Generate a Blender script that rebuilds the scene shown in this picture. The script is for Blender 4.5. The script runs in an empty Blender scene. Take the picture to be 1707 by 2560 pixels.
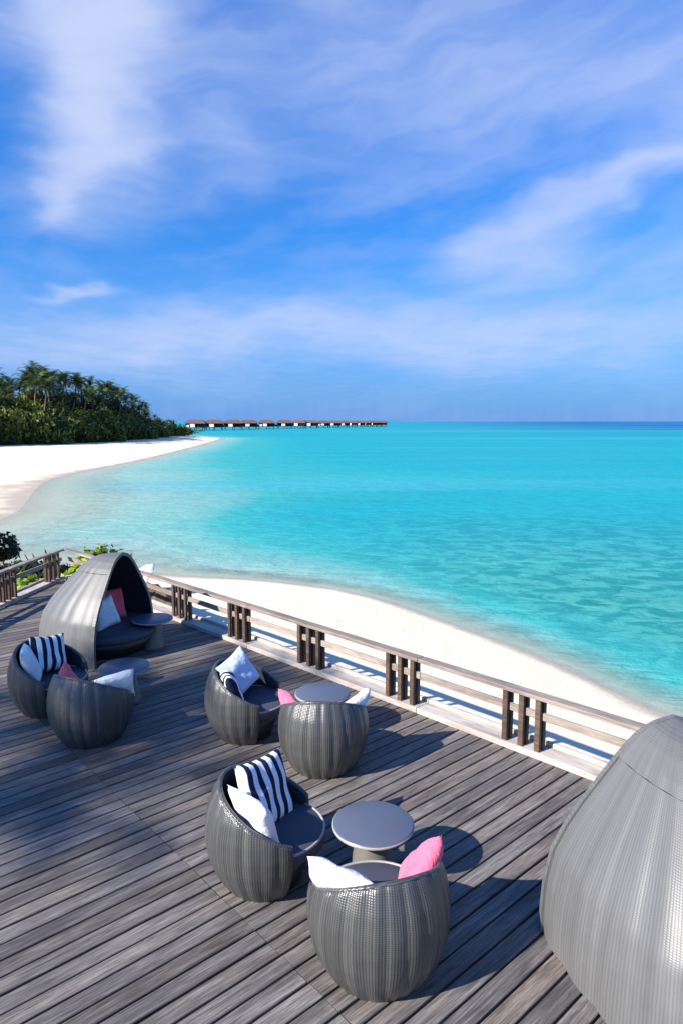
import bpy, bmesh, math, random
from mathutils import Vector, Matrix, noise as mnoise
R = math.radians
random.seed(7)
S = bpy.context.scene
C = S.collection

# ---------------------------------------------------------------- camera
cd = bpy.data.cameras.new('camera')
cam = bpy.data.objects.new('camera', cd); C.objects.link(cam)
cam.location = (0, 0, 3.6)
cam.rotation_euler = (R(90 - 7.6), 0, 0)
cd.sensor_fit = 'VERTICAL'; cd.sensor_height = 36.0
cd.lens = 1700 / 2560 * 36.0
cd.clip_start = 0.1; cd.clip_end = 60000
S.camera = cam

# ---------------------------------------------------------------- light
SUN = Vector((-0.637, -0.40, 0.48)).normalized()        # towards the sun
SUN_EL = math.asin(SUN.z); SUN_AZ = math.atan2(SUN.x, SUN.y)   # clockwise from +Y
S.view_settings.view_transform = 'Standard'; S.view_settings.look = 'None'
S.view_settings.gamma = 1.0; S.view_settings.use_curve_mapping = False
S.view_settings.exposure = 1.0
sl = bpy.data.lights.new('sun', 'SUN'); sl.energy = 5.0; sl.angle = R(0.5); sl.color = (1.0, 0.94, 0.85)
so = bpy.data.objects.new('sun', sl); C.objects.link(so)
so.rotation_euler = SUN.to_track_quat('Z', 'Y').to_euler(); so.location = (0, 0, 30)


class NT:
    """small node-tree writer"""
    def __init__(s, tree): s.t = tree; s.n = tree.nodes; s.l = tree.links
    def node(s, typ, **kw):
        n = s.n.new(typ)
        for k, v in kw.items(): setattr(n, k, v)
        return n
    def put(s, sock, v):
        if hasattr(v, 'is_output'): s.l.new(v, sock)
        elif isinstance(v, (tuple, list)) and sock.type == 'RGBA' and len(v) == 3: sock.default_value = (*v, 1)
        else: sock.default_value = v
    def math(s, op, a, b=None, c=None, clamp=False):
        n = s.node('ShaderNodeMath', operation=op); n.use_clamp = clamp
        s.put(n.inputs[0], a)
        if b is not None: s.put(n.inputs[1], b)
        if c is not None: s.put(n.inputs[2], c)
        return n.outputs[0]
    def vmath(s, op, a, b=None):
        n = s.node('ShaderNodeVectorMath', operation=op); s.put(n.inputs[0], a)
        if b is not None: s.put(n.inputs[1], b)
        return n.outputs[0]
    def mapr(s, v, a, b, c=0.0, d=1.0, smooth=True):
        n = s.node('ShaderNodeMapRange'); n.interpolation_type = 'SMOOTHSTEP' if smooth else 'LINEAR'
        for i, x in enumerate((v, a, b, c, d)): s.put(n.inputs[i], x)
        return n.outputs[0]
    def mix(s, f, a, b, mode='MIX'):
        n = s.node('ShaderNodeMix', data_type='RGBA', blend_type=mode)
        s.put(n.inputs[0], f); s.put(n.inputs[6], a); s.put(n.inputs[7], b)
        return n.outputs[2]
    def noise(s, vec, scale, detail=4, rough=0.55, dist=0.0):
        n = s.node('ShaderNodeTexNoise')
        if vec is not None: s.put(n.inputs['Vector'], vec)
        n.inputs['Scale'].default_value = scale; n.inputs['Detail'].default_value = detail
        n.inputs['Roughness'].default_value = rough; n.inputs['Distortion'].default_value = dist
        return n.outputs[0]
    def ramp(s, f, stops):
        n = s.node('ShaderNodeValToRGB'); e = n.color_ramp.elements
        while len(e) < len(stops): e.new(0.5)
        for el, (p, c) in zip(e, stops): el.position = p; el.color = (*c, 1)
        s.put(n.inputs[0], f); return n.outputs[0]
    def mapping(s, vec, scale=(1, 1, 1), rot=(0, 0, 0), loc=(0, 0, 0)):
        n = s.node('ShaderNodeMapping'); s.put(n.inputs[0], vec)
        n.inputs['Scale'].default_value = scale; n.inputs['Rotation'].default_value = rot; n.inputs['Location'].default_value = loc
        return n.outputs[0]
    def bump(s, h, strength=0.3, dist=0.01, normal=None):
        n = s.node('ShaderNodeBump'); s.put(n.inputs['Height'], h)
        n.inputs['Strength'].default_value = strength; n.inputs['Distance'].default_value = dist
        if normal is not None: s.put(n.inputs['Normal'], normal)
        return n.outputs[0]
    def xyz(s, vec):
        n = s.node('ShaderNodeSeparateXYZ'); s.put(n.inputs[0], vec); return n.outputs
    def comb(s, x, y, z):
        n = s.node('ShaderNodeCombineXYZ'); s.put(n.inputs[0], x); s.put(n.inputs[1], y); s.put(n.inputs[2], z); return n.outputs[0]


# ---------------------------------------------------------------- sky
w = bpy.data.worlds.new('World'); S.world = w; w.use_nodes = True
T = NT(w.node_tree); T.n.clear()
sky = T.node('ShaderNodeTexSky', sky_type='NISHITA'); sky.sun_disc = False
sky.sun_elevation = SUN_EL; sky.sun_rotation = SUN_AZ
sky.air_density = 1.0; sky.dust_density = 0.3; sky.ozone_density = 3.0; sky.altitude = 0
hs = T.node('ShaderNodeHueSaturation'); T.put(hs.inputs['Color'], sky.outputs[0])
hs.inputs['Saturation'].default_value = 1.15; hs.inputs['Value'].default_value = 1.0
skyc = T.mix(1.0, hs.outputs[0], (0.30, 1.02, 1.75), 'MULTIPLY')
dirv = T.node('ShaderNodeTexCoord').outputs['Generated']
dx, dy, dz = T.xyz(dirv)
DEG = 180 / math.pi
az = T.math('MULTIPLY', T.math('ARCTAN2', dx, dy), DEG)
el = T.math('MULTIPLY', T.math('ARCSINE', dz), DEG)
# wispy cloud field laid on a flat layer overhead, so it thins out with perspective
skyc = T.mix(T.mapr(el, 12.0, 32.0, 0.0, 1.0), skyc, T.mix(1.0, skyc, (1.35, 1.32, 1.30), 'MULTIPLY'))
skyc = T.mix(T.mapr(el, 15.0, 0.5, 0.0, 0.92, False), skyc, (1.5, 3.2, 7.4))
zc = T.math('MAXIMUM', dz, 0.03)
pl = T.comb(T.math('DIVIDE', dx, zc), T.math('DIVIDE', dy, zc), 0.0)
warp = T.noise(T.comb(T.math('MULTIPLY', az, 0.045), T.math('MULTIPLY', el, 0.09), 1.3), 1.6, 4, 0.55)
warp2 = T.noise(T.comb(T.math('MULTIPLY', az, 0.045), T.math('MULTIPLY', el, 0.09), 9.1), 1.6, 4, 0.55)
azw = T.math('ADD', az, T.math('MULTIPLY', T.math('SUBTRACT', warp, 0.5), 11.0))
elw = T.math('ADD', el, T.math('MULTIPLY', T.math('SUBTRACT', warp2, 0.5), 7.0))
def blob(a0, e0, sa, se, rot, amp):
    c, s_ = math.cos(R(rot)), math.sin(R(rot))
    x = T.math('SUBTRACT', azw, a0); y = T.math('SUBTRACT', elw, e0)
    u = T.math('ADD', T.math('MULTIPLY', x, c / sa), T.math('MULTIPLY', y, s_ / sa))
    v = T.math('ADD', T.math('MULTIPLY', x, -s_ / se), T.math('MULTIPLY', y, c / se))
    q = T.math('ADD', T.math('MULTIPLY', u, u), T.math('MULTIPLY', v, v))
    return T.math('MULTIPLY', T.math('POWER', 2.718, T.math('MULTIPLY', q, -1.0)), amp)
blobs = [(-17.5, 28, 4.2, 6.0, 0, 1.9), (-18.8, 20.5, 2.9, 4.6, -8, 1.7), (-20.6, 15.8, 1.5, 2.2, 0, .9),
         (-24, 25.5, 3.5, 3.0, 0, .3), (13.0, 13.0, 4.2, 1.9, 0, .7), (20, 16.7, 9, 1.3, 18, .8), (26, 19.4, 6, 1.5, 28, .9),
         (-21.5, 9.9, 2.8, .35, 0, .75), (4, 27.5, 15, 5.0, 5, .48), (-8.5, 21.5, 4, 4, 40, .3), (18, 24.0, 8, 3.2, 10, .4), (25, 23, 5, 4, 10, .3),
         (-14, 6.3, 18, 2.2, 0, .75), (16, 7.4, 15, 2.6, 0, .75), (8, 21, 8, 2.5, 15, .22), (-4, 7.3, 8, .7, 0, .25), (24, 12, 6, 1.2, 8, .25),
         (-80, 30, 30, 9, 10, .4), (80, 24, 25, 7, -10, .4), (150, 35, 30, 10, 0, .4), (-140, 22, 25, 8, 5, .4)]
den = None
for b in blobs:
    q = blob(*b); den = q if den is None else T.math('ADD', den, q)
sr = T.math('ADD', T.math('MULTIPLY', elw, 0.20), T.math('MULTIPLY', azw, -0.035))
streak = T.noise(T.comb(T.math('MULTIPLY', azw, 0.045), sr, 4.0), 2.2, 4, 0.52, 0.0)
fine = T.noise(T.mapping(pl, (1.0, 0.5, 1), (0, 0, R(25))), 1.6, 5, 0.55, 0.15)
tex = T.math('ADD', T.math('MULTIPLY', streak, 0.95), T.math('MULTIPLY', fine, 0.75))
den = T.math('MULTIPLY', den, T.mapr(tex, 0.45, 1.15, 0.35, 1.45, False))
veil = T.math('MULTIPLY', T.mapr(tex, 0.66, 1.15), T.mapr(el, 3, 14, 0.08, 0.16))
cov = T.math('SUBTRACT', 1.0, T.math('POWER', 2.718, T.math('MULTIPLY', T.math('ADD', den, veil), -1.25)))
cov = T.math('MULTIPLY', cov, 0.97)
cloudc = (5.5, 6.4, 9.0)
skyc = T.mix(cov, skyc, cloudc)
bg = T.node('ShaderNodeBackground'); T.put(bg.inputs[0], skyc); bg.inputs[1].default_value = 0.055
wo = T.node('ShaderNodeOutputWorld'); T.l.new(bg.outputs[0], wo.inputs[0])


# ---------------------------------------------------------------- materials
def mat(name):
    m = bpy.data.materials.new(name); m.use_nodes = True
    t = NT(m.node_tree); t.n.clear()
    b = t.node('ShaderNodeBsdfPrincipled'); o = t.node('ShaderNodeOutputMaterial')
    t.l.new(b.outputs[0], o.inputs[0])
    t.b = b; t.o = o; t.i = b.inputs; t.m = m
    return t
def geo_pos(t): return t.node('ShaderNodeNewGeometry').outputs['Position']
def obj_rand(t): return t.node('ShaderNodeObjectInfo').outputs['Random']

def wood_mat(name, rot, stops, tint_amt=0.5, grain=1.0, along=None, bumpd=0.004, coord='pos'):
    """weathered boards; grain runs along local X after rotating world position by rot about Z"""
    t = mat(name)
    rnd = obj_rand(t)
    if coord == 'pos': p = t.mapping(geo_pos(t), rot=(0, 0, rot))
    else: p = t.node('ShaderNodeTexCoord').outputs['Object']
    x, y, z = t.xyz(p)
    off = t.math('MULTIPLY', rnd, 37.0)
    pv = t.comb(t.math('ADD', x, off), t.math('ADD', y, off), z)
    g1 = t.noise(t.mapping(pv, (1.6, 32 * grain, 32 * grain)), 1.0, 8, 0.68, 0.7)
    g2 = t.noise(t.mapping(pv, (5, 120 * grain, 120 * grain)), 1.0, 4, 0.6, 0.4)
    blot = t.noise(t.mapping(pv, (1.1, 4, 4)), 1.0, 6, 0.6)
    v = t.math('ADD', t.math('MULTIPLY', g1, 0.5), t.math('MULTIPLY', g2, 0.5))
    col = t.ramp(t.mapr(v, 0.28, 0.72, 0, 1, False), stops)
    col = t.mix(t.mapr(blot, 0.4, 0.7), col, t.mix(1.0, col, (0.62, 0.60, 0.62), 'MULTIPLY'))
    hue = t.ramp(rnd, [(0.0, (0.55, 0.49, 0.45)), (0.2, (1.0, 0.97, 0.94)), (0.4, (0.72, 0.70, 0.71)), (0.55, (1.25, 1.22, 1.20)), (0.7, (0.85, 0.78, 0.72)), (0.85, (1.1, 1.05, 0.99)), (1.0, (0.88, 0.70, 0.60))])
    col = t.mix(tint_amt, col, t.mix(1.0, col, hue, 'MULTIPLY'))
    crack = t.mapr(t.noise(t.mapping(pv, (1.2, 45, 45), loc=(3, 7, 1)), 1.0, 5, 0.7, 1.2), 0.60, 0.66)
    col = t.mix(t.math('MULTIPLY', crack, 0.55), col, (0.03, 0.026, 0.024))
    t.put(t.i['Base Color'], col); t.put(t.i['Roughness'], t.mapr(v, 0.3, 0.7, 0.5, 0.78)); t.i['Specular IOR Level'].default_value = 0.35
    h = t.math('SUBTRACT', v, t.math('MULTIPLY', crack, 0.7))
    t.put(t.i['Normal'], t.bump(h, 0.75, bumpd))
    return t.m

PLANK_ANG = R(41.5)
M = {}
M['deck'] = wood_mat('weathered_deck_wood', -PLANK_ANG, [(0, (0.032, 0.029, 0.027)), (0.45, (0.138, 0.127, 0.119)), (1, (0.37, 0.347, 0.325))], 0.95)
M['rail_pale'] = wood_mat('pale_rail_wood', R(45), [(0, (0.13, 0.105, 0.085)), (0.5, (0.30, 0.25, 0.21)), (1, (0.44, 0.38, 0.33))], 0.5, 0.6)
M['curb'] = wood_mat('bleached_curb_wood', R(45), [(0, (0.28, 0.24, 0.21)), (0.5, (0.48, 0.43, 0.38)), (1, (0.60, 0.55, 0.50))], 0.3, 0.5)
M['post'] = wood_mat('brown_post_wood', 0, [(0, (0.03, 0.02, 0.014)), (0.5, (0.10, 0.065, 0.045)), (1, (0.21, 0.145, 0.10))], 0.5, 1.0, coord='obj')

def plain(name, col, rough=0.6, spec=0.4, var=0.15, scale=6, metal=0.0, bump=0.0):
    t = mat(name)
    p = t.node('ShaderNodeTexCoord').outputs['Object']
    n = t.noise(p, scale, 5, 0.6)
    c = t.mix(n, tuple(c * (1 - var) for c in col), tuple(min(1, c * (1 + var)) for c in col))
    t.put(t.i['Base Color'], c); t.i['Roughness'].default_value = rough; t.i['Specular IOR Level'].default_value = spec; t.i['Metallic'].default_value = metal
    if bump: t.put(t.i['Normal'], t.bump(t.noise(p, scale * 8, 4), bump, 0.01))
    return t.m

def weave(name, lo, hi, rough=0.38, su=1.0, sv=1.0, tint=0.0):
    """woven synthetic strands: UV.x = metres round the body, UV.y = metres up"""
    t = mat(name)
    uv = t.node('ShaderNodeTexCoord').outputs['UV']
    x, y, z = t.xyz(uv)
    def saw(v, per):
        return t.math('ABSOLUTE', t.math('SINE', t.math('MULTIPLY', v, math.pi / per)))
    jit = t.math('MULTIPLY', t.noise(t.comb(t.math('MULTIPLY', x, 6), t.math('MULTIPLY', y, 1.2), 0), 1.0, 4), 0.02)
    s1 = saw(t.math('ADD', x, jit), 0.022 * su)
    s2 = saw(y, 0.012 * sv)
    bandn = t.noise(t.comb(t.math('MULTIPLY', x, 22), t.math('MULTIPLY', y, 0.6), 0), 1.0, 5, 0.7)
    patch = t.noise(t.comb(t.math('MULTIPLY', x, 3.0), t.math('MULTIPLY', y, 1.5), 2), 1.0, 4, 0.6)
    h = t.math('ADD', t.math('MULTIPLY', s1, 0.6), t.math('MULTIPLY', s2, 0.4))
    f = t.math('ADD', t.math('MULTIPLY', h, 0.30), t.math('ADD', t.math('MULTIPLY', bandn, 0.55), t.math('MULTIPLY', patch, 0.25)))
    t.put(t.i['Base Color'], t.mix(t.mapr(f, 0.35, 1.05), lo, hi))
    t.i['Roughness'].default_value = rough; t.i['Specular IOR Level'].default_value = 0.80 - 1.0 * tint
    t.put(t.i['Normal'], t.bump(t.math('ADD', h, t.math('MULTIPLY', bandn, 0.5)), 0.45 - 0.64 * tint, 0.006))
    return t.m
M['weave'] = weave('taupe_weave', (0.022, 0.0225, 0.023), (0.150, 0.148, 0.140), 0.33, 0.85, 1.1, 0.10)
M['hood'] = weave('pale_grey_weave', (0.092, 0.092, 0.093), (0.185, 0.182, 0.175), 0.42, 0.9, 1.1, 0.38)
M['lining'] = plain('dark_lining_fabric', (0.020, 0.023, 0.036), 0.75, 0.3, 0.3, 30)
M['base_dark'] = weave('dark_base_weave', (0.015, 0.014, 0.014), (0.05, 0.047, 0.045))
M['seat'] = plain('slate_cushion_fabric', (0.05, 0.053, 0.072), 0.6, 0.4, 0.12, 40, bump=0.1)
M['piping'] = plain('pale_piping', (0.30, 0.29, 0.28), 0.45, 0.5)
M['table'] = plain('slate_table_finish', (0.085, 0.10, 0.14), 0.35, 0.5, 0.06, 3)
M['table_leg'] = plain('taupe_table_finish', (0.14, 0.13, 0.11), 0.35, 0.5, 0.10, 5)
def fabric(name, col, rough=0.85):
    t = mat(name); p = t.node('ShaderNodeTexCoord').outputs['Object']
    n = t.noise(p, 9, 5, 0.6)
    t.put(t.i['Base Color'], t.mix(n, tuple(c * 0.88 for c in col), col)); t.i['Roughness'].default_value = rough
    t.i['Specular IOR Level'].default_value = 0.2; t.i['Sheen Weight'].default_value = 0.15
    t.put(t.i['Normal'], t.bump(t.math('ADD', t.noise(p, 7, 4, 0.6, 0.6), t.math('MULTIPLY', t.noise(p, 240, 2), 0.06)), 0.7, 0.05))
    return t.m
M['white'] = fabric('white_linen', (0.82, 0.82, 0.82))
M['paleblue'] = fabric('pale_blue_linen', (0.50, 0.60, 0.80))
M['pink'] = fabric('pink_linen', (0.80, 0.16, 0.25))
M['coral'] = fabric('coral_linen', (0.85, 0.11, 0.14))
M['red'] = fabric('dark_red_linen', (0.40, 0.05, 0.05))
def striped():
    t = mat('navy_striped_linen'); p = t.node('ShaderNodeTexCoord').outputs['Object']
    x, y, z = t.xyz(p)
    s = t.math('SINE', t.math('MULTIPLY', t.math('ADD', x, 0.012), 2 * math.pi / 0.105))
    f = t.mapr(s, -0.02, 0.12)
    t.put(t.i['Base Color'], t.mix(f, (0.80, 0.80, 0.78), (0.012, 0.016, 0.05))); t.i['Roughness'].default_value = 0.85; t.i['Specular IOR Level'].default_value = 0.2
    t.put(t.i['Normal'], t.bump(t.noise(p, 7, 4, 0.6, 0.6), 0.5, 0.03))
    return t.m
M['stripe'] = striped()

# ---------------------------------------------------------------- object helpers
def tag(o, label=None, cat=None, group=None, kind=None):
    if label: o['label'] = label
    if cat: o['category'] = cat
    if group: o['group'] = group
    if kind: o['kind'] = kind
    return o
def link(name, data, parent=None, loc=(0, 0, 0), rot=(0, 0, 0)):
    o = bpy.data.objects.new(name, data); C.objects.link(o); o.location = loc; o.rotation_euler = rot
    if parent: o.parent = parent
    return o
def empty(name, loc, rz=0.0, label=None, cat=None, group=None, kind=None):
    o = link(name, None, None, loc, (0, 0, rz)); o.empty_display_size = 0.2
    return tag(o, label, cat, group, kind)
def mesh(name, verts, faces, m, smooth=False, uvs=None):
    me = bpy.data.meshes.new(name); me.from_pydata(verts, [], faces); me.materials.append(m)
    if smooth: me.polygons.foreach_set('use_smooth', [True] * len(me.polygons))
    if uvs:
        ul = me.uv_layers.new(name='UVMap')
        for lp in me.loops: ul.data[lp.index].uv = uvs[lp.vertex_index]
    me.update(); return me
def bm_mesh(name, bm, m, smooth=False):
    me = bpy.data.meshes.new(name); bm.normal_update(); bm.to_mesh(me); bm.free(); me.materials.append(m)
    if smooth: me.polygons.foreach_set('use_smooth', [True] * len(me.polygons))
    return me
def box_bm(bm, size, center=(0, 0, 0), rot=None, bev=0.0):
    r = bmesh.ops.create_cube(bm, size=1.0)
    mt = Matrix.Translation(center) @ (rot.to_4x4() if rot else Matrix.Identity(4)) @ Matrix.Diagonal((*size, 1))
    bmesh.ops.transform(bm, matrix=mt, verts=r['verts'])
    if bev:
        es = list({e for v in r['verts'] for e in v.link_edges})
        bmesh.ops.bevel(bm, geom=es, offset=bev, segments=1, affect='EDGES')
def box_mesh(name, size, m, center=(0, 0, 0), bev=0.0):
    bm = bmesh.new(); box_bm(bm, size, center, None, bev); return bm_mesh(name, bm, m)
def lathe(name, prof, m, n=48, smooth=True):
    vs, fs, uv = [], [], []
    for (r, z) in prof:
        for k in range(n):
            a = 2 * math.pi * k / n; vs.append((r * math.cos(a), r * math.sin(a), z)); uv.append((r * a, z))
    for i in range(len(prof) - 1):
        for k in range(n):
            k2 = (k + 1) % n; fs.append((i * n + k, i * n + k2, (i + 1) * n + k2, (i + 1) * n + k))
    fs.append(tuple(reversed(range(n)))); fs.append(tuple((len(prof) - 1) * n + k for k in range(n)))
    return mesh(name, vs, fs, m, smooth, uv)
def copy_tree(o, parent=None):
    c = o.copy(); C.objects.link(c)
    if parent: c.parent = parent
    for ch in list(o.children): copy_tree(ch, c)
    return c
def interp(tab, x):
    if x <= tab[0][0]: return tab[0][1]
    for (a, va), (b, vb) in zip(tab, tab[1:]):
        if x <= b:
            f = (x - a) / (b - a); return va + (vb - va) * f
    return tab[-1][1]
def sm(a, b, x):
    f = max(0.0, min(1.0, (x - a) / (b - a))); return f * f * (3 - 2 * f)

# ---------------------------------------------------------------- land and sea
SEA = -1.5
SHORE = [(300, -300), (40, -120), (9.5, -25), (7.6, 0), (7.0, 4.5), (6.2, 8.6), (5.95, 10.6), (5.7, 11.3), (5.25, 12.2), (4.78, 13.35), (4.15, 14.6), (3.33, 15.9),
         (2.46, 17.2), (1.2, 18.96), (-.32, 20.4), (-2.3, 21.4), (-4.2, 21.9), (-6.0, 22.3), (-8.5, 23.2), (-12.2, 24.0), (-16.5, 24.6), (-19.6, 26.3), (-19.2, 29),
         (-17.9, 33), (-18.2, 37.5), (-20.2, 43.5), (-23.0, 51), (-25.6, 59.5), (-26.6, 71), (-26.7, 92), (-29, 128), (-32, 165), (-35.2, 198), (-38, 212), (-46, 222), (-70, 260), (-130, 320), (-400, 350), (-400, -300)]
def catmull(pts, k):
    out = []; n = len(pts)
    for i in range(n - 1):
        p0, p1, p2, p3 = (Vector(pts[max(0, min(n - 1, i + j))]) for j in (-1, 0, 1, 2))
        for s in range(k):
            t = s / k
            out.append(0.5 * ((2 * p1) + (p2 - p0) * t + (2 * p0 - 5 * p1 + 4 * p2 - p3) * t * t + (3 * p1 - p0 - 3 * p2 + p3) * t ** 3))
    out.append(Vector(pts[-1])); return out
import numpy as np
SH = np.array([tuple(v) for v in catmull(SHORE, 4)])
def shore_dist(P):
    """signed distance to the shoreline, positive on land"""
    A = SH; B = np.roll(SH, -1, 0); d2 = np.full(len(P), 1e18); ins = np.zeros(len(P), bool)
    for a, b in zip(A, B):
        ab = b - a; L = ab @ ab
        if L < 1e-9: continue
        t = np.clip(((P - a) @ ab) / L, 0, 1)
        q = P - a - t[:, None] * ab
        d2 = np.minimum(d2, (q * q).sum(1))
        c = ((a[1] > P[:, 1]) != (b[1] > P[:, 1]))
        if abs(ab[1]) > 1e-12:
            ins ^= c & (P[:, 0] < a[0] + (P[:, 1] - a[1]) * ab[0] / ab[1])
    d = np.sqrt(d2); return np.where(ins, d, -d)
def height(P):
    d = shore_dist(P); x = P[:, 0]; y = P[:, 1]
    def sms(a, b, v):
        f = np.clip((v - a) / (b - a), 0, 1); return f * f * (3 - 2 * f)
    steep = sms(-9, -1, x) * (1 - sms(28, 60, y))                       # the spit drops off fast, the bay shelves gently
    far = sms(50, 110, y)
    bay = sms(21, 30, y) * (1 - sms(58, 85, y)) * (1 - sms(-16, -8, x))
    up = 0.05 + 0.08 * steep + 0.05 * far - 0.036 * bay
    dn = 0.045 + 0.11 * steep + 0.05 * far - 0.018 * bay
    land = np.minimum(d * up, 0.72 + 0.25 * sms(10, 40, d) + 0.004 * np.maximum(d - 12, 0) * far)
    land = np.where(d > 0, 0.95 * np.tanh(np.maximum(d, 0) * up / 0.95) + 0.35 * sms(12, 40, d) * far, 0)
    sea = -2.6 * np.tanh(np.maximum(-d, 0) * dn / 2.6) - 2.2 * sms(60, 400, -d)
    return SEA + np.where(d > 0, land, sea)
def polar(rs, angs):
    P = np.array([(r * math.sin(a), r * math.cos(a)) for r in rs for a in angs]); n = len(angs)
    F = [(i * n + k, (i + 1) * n + k, (i + 1) * n + k + 1, i * n + k + 1) for i in range(len(rs) - 1) for k in range(n - 1)]
    return P, F
angs = sorted(set([R(a) for a in range(-180, 181, 6)] + [R(a * 0.35) for a in range(-115, 116)]))
rs = [3.0]
while rs[-1] < 30: rs.append(rs[-1] * 1.016)
while rs[-1] < 400: rs.append(rs[-1] * 1.022)
while rs[-1] < 30000: rs.append(rs[-1] * 1.12)
P, F = polar(rs, angs)
hz = height(P)
bumpz = np.array([0.03 * mnoise.noise(Vector((x * .7, y * .7, 0))) + 0.018 * mnoise.noise(Vector((x * 2.6, y * 2.6, 3))) for x, y in P])
landf = np.clip((hz - SEA) / 0.35, 0, 1)
hz2 = hz + bumpz * landf
t = mat('coral_sand')
pos = geo_pos(t); z = t.xyz(pos)[2]
n1 = t.noise(pos, 0.9, 6, 0.6); n2 = t.noise(pos, 14, 5, 0.65)
dry = t.mix(n1, (0.73, 0.63, 0.46), (0.83, 0.72, 0.545))
wet = t.mix(n1, (0.37, 0.31, 0.235), (0.46, 0.39, 0.31)); under = t.mix(n1, (0.46, 0.46, 0.36), (0.58, 0.57, 0.46))
wf = t.mapr(t.math('ADD', z, t.math('MULTIPLY', t.noise(pos, 0.5, 4), 0.10)), SEA + 0.05, SEA + 0.11)
wf = t.math('MULTIPLY', wf, 1.0); uf = t.mapr(z, SEA + 0.01, SEA - 0.06)
t.put(t.i['Base Color'], t.mix(wf, t.mix(uf, wet, under), dry)); t.put(t.i['Roughness'], t.mapr(wf, 0, 1, 0.65, 0.9)); t.i['Specular IOR Level'].default_value = 0.2
t.put(t.i['Normal'], t.bump(t.math('ADD', t.noise(pos, 2.5, 6, 0.65), t.math('MULTIPLY', n2, 0.3)), 0.5, 0.06))
me = mesh('beach', [(x, y, h) for (x, y), h in zip(P, hz2)], F, t.m, True)
tag(link('beach', me), 'white coral sand beach sweeping round the bay', None, None, 'structure')
# close the hole under the viewer
me = mesh('sand_floor', [(3.6 * math.cos(a * math.pi / 8), 3.6 * math.sin(a * math.pi / 8), -0.95) for a in range(16)], [tuple(range(16))], t.m)
tag(link('sand', me), 'sand under the terrace', None, None, 'structure')

t = mat('lagoon_water')
dep = t.node('ShaderNodeAttribute', attribute_name='depth').outputs['Fac']
rng = t.node('ShaderNodeAttribute', attribute_name='offing').outputs['Fac']     # distance off the reef edge
gre = t.node('ShaderNodeAttribute', attribute_name='bank').outputs['Fac']       # greener water over the steep bank
pos = geo_pos(t)
p1 = t.noise(t.mapping(pos, (0.75, 1.0, 1)), 1.45, 6, 0.62, 0.5)
p2 = t.noise(t.mapping(pos, (0.35, 1.0, 1)), 0.12, 6, 0.62, 0.5)
p3 = t.noise(t.mapping(pos, (0.12, 1.0, 1)), 0.022, 6, 0.6, 0.8)
dn = t.math('ADD', dep, t.math('MULTIPLY', t.math('SUBTRACT', p2, 0.5), 0.9))
col = t.ramp(t.math('DIVIDE', t.math('MULTIPLY', dn, t.math('ADD', 1.0, t.math('MULTIPLY', gre, 1.8))), 3.2), [(0.0, (0.44, 0.53, 0.44)), (0.09, (0.25, 0.46, 0.39)), (0.26, (0.045, 0.385, 0.355)), (0.55, (0.008, 0.335, 0.37)), (1.0, (0.005, 0.30, 0.36))])
patch = t.mapr(p2, 0.42, 0.58); patch1 = t.mapr(p1, 0.42, 0.58)
col = t.mix(t.math('MULTIPLY', t.math('MULTIPLY', gre, t.mapr(dn, 0.12, 0.75)), 0.85), col, t.mix(patch1, (0.020, 0.235, 0.18), (0.085, 0.36, 0.27)))
col = t.mix(t.math('MULTIPLY', t.math('SUBTRACT', 1.0, patch), 0.16), col, (0.004, 0.21, 0.27))
col = t.mix(t.math('MULTIPLY', t.mapr(p3, 0.50, 0.66), 0.5), col, (0.06, 0.37, 0.46))
col = t.mix(t.math('MULTIPLY', t.math('SUBTRACT', 1.0, patch1), 0.28), col, t.mix(1.0, col, (0.45, 0.62, 0.68), 'MULTIPLY'))
col = t.mix(rng, col, t.mix(t.mapr(p3, 0.42, 0.6), (0.004, 0.07, 0.24), (0.01, 0.19, 0.34)))
df = t.node('ShaderNodeBsdfDiffuse'); gl = t.node('ShaderNodeBsdfGlossy'); t.put(df.inputs[0], col); gl.inputs['Roughness'].default_value = 0.18; fr = t.node('ShaderNodeFresnel'); fr.inputs[0].default_value = 1.33
wv = t.math('ADD', t.math('MULTIPLY', t.noise(t.mapping(pos, (0.7, 1.1, 1), (0, 0, R(-20))), 1.3, 6, 0.6, 0.5), 0.6), t.math('MULTIPLY', t.noise(t.mapping(pos, (0.4, 1, 1)), 0.22, 5, 0.6, 0.4), 1.4))
wv = t.math('ADD', wv, t.math('MULTIPLY', t.noise(t.mapping(pos, (0.8, 1.2, 1), (0, 0, R(15))), 3.6, 4, 0.6, 0.8), 0.16))
nb = t.bump(wv, 1.0, 0.45); nd = t.bump(wv, 0.7, 0.30)
for n_ in (gl, fr): t.put(n_.inputs['Normal'], nb)
t.put(df.inputs['Normal'], nd)
wm = t.node('ShaderNodeMixShader'); t.put(wm.inputs[0], t.math('MINIMUM', t.math('MULTIPLY', fr.outputs[0], 0.7), 0.17)); t.l.new(df.outputs[0], wm.inputs[1]); t.l.new(gl.outputs[0], wm.inputs[2])
tr = t.node('ShaderNodeBsdfTransparent'); mx = t.node('ShaderNodeMixShader')
t.put(mx.inputs[0], t.mapr(t.math('ADD', dep, t.math('MULTIPLY', t.math('SUBTRACT', p1, 0.5), 0.12)), 0.0, 0.24, 0.30, 1.0))
t.l.new(tr.outputs[0], mx.inputs[1]); t.l.new(wm.outputs[0], mx.inputs[2]); t.l.new(mx.outputs[0], t.o.inputs[0])
dpt = np.maximum(SEA - hz, 0.0)
me = mesh('water', [(x, y, SEA) for x, y in P], F, t.m, True)
def vattr(me, name, arr):
    a = me.attributes.new(name, 'FLOAT', 'POINT'); a.data.foreach_set('value', np.asarray(arr, dtype=np.float32))
def nsm(a, b, v):
    f = np.clip((v - a) / (b - a), 0, 1); return f * f * (3 - 2 * f)
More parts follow.
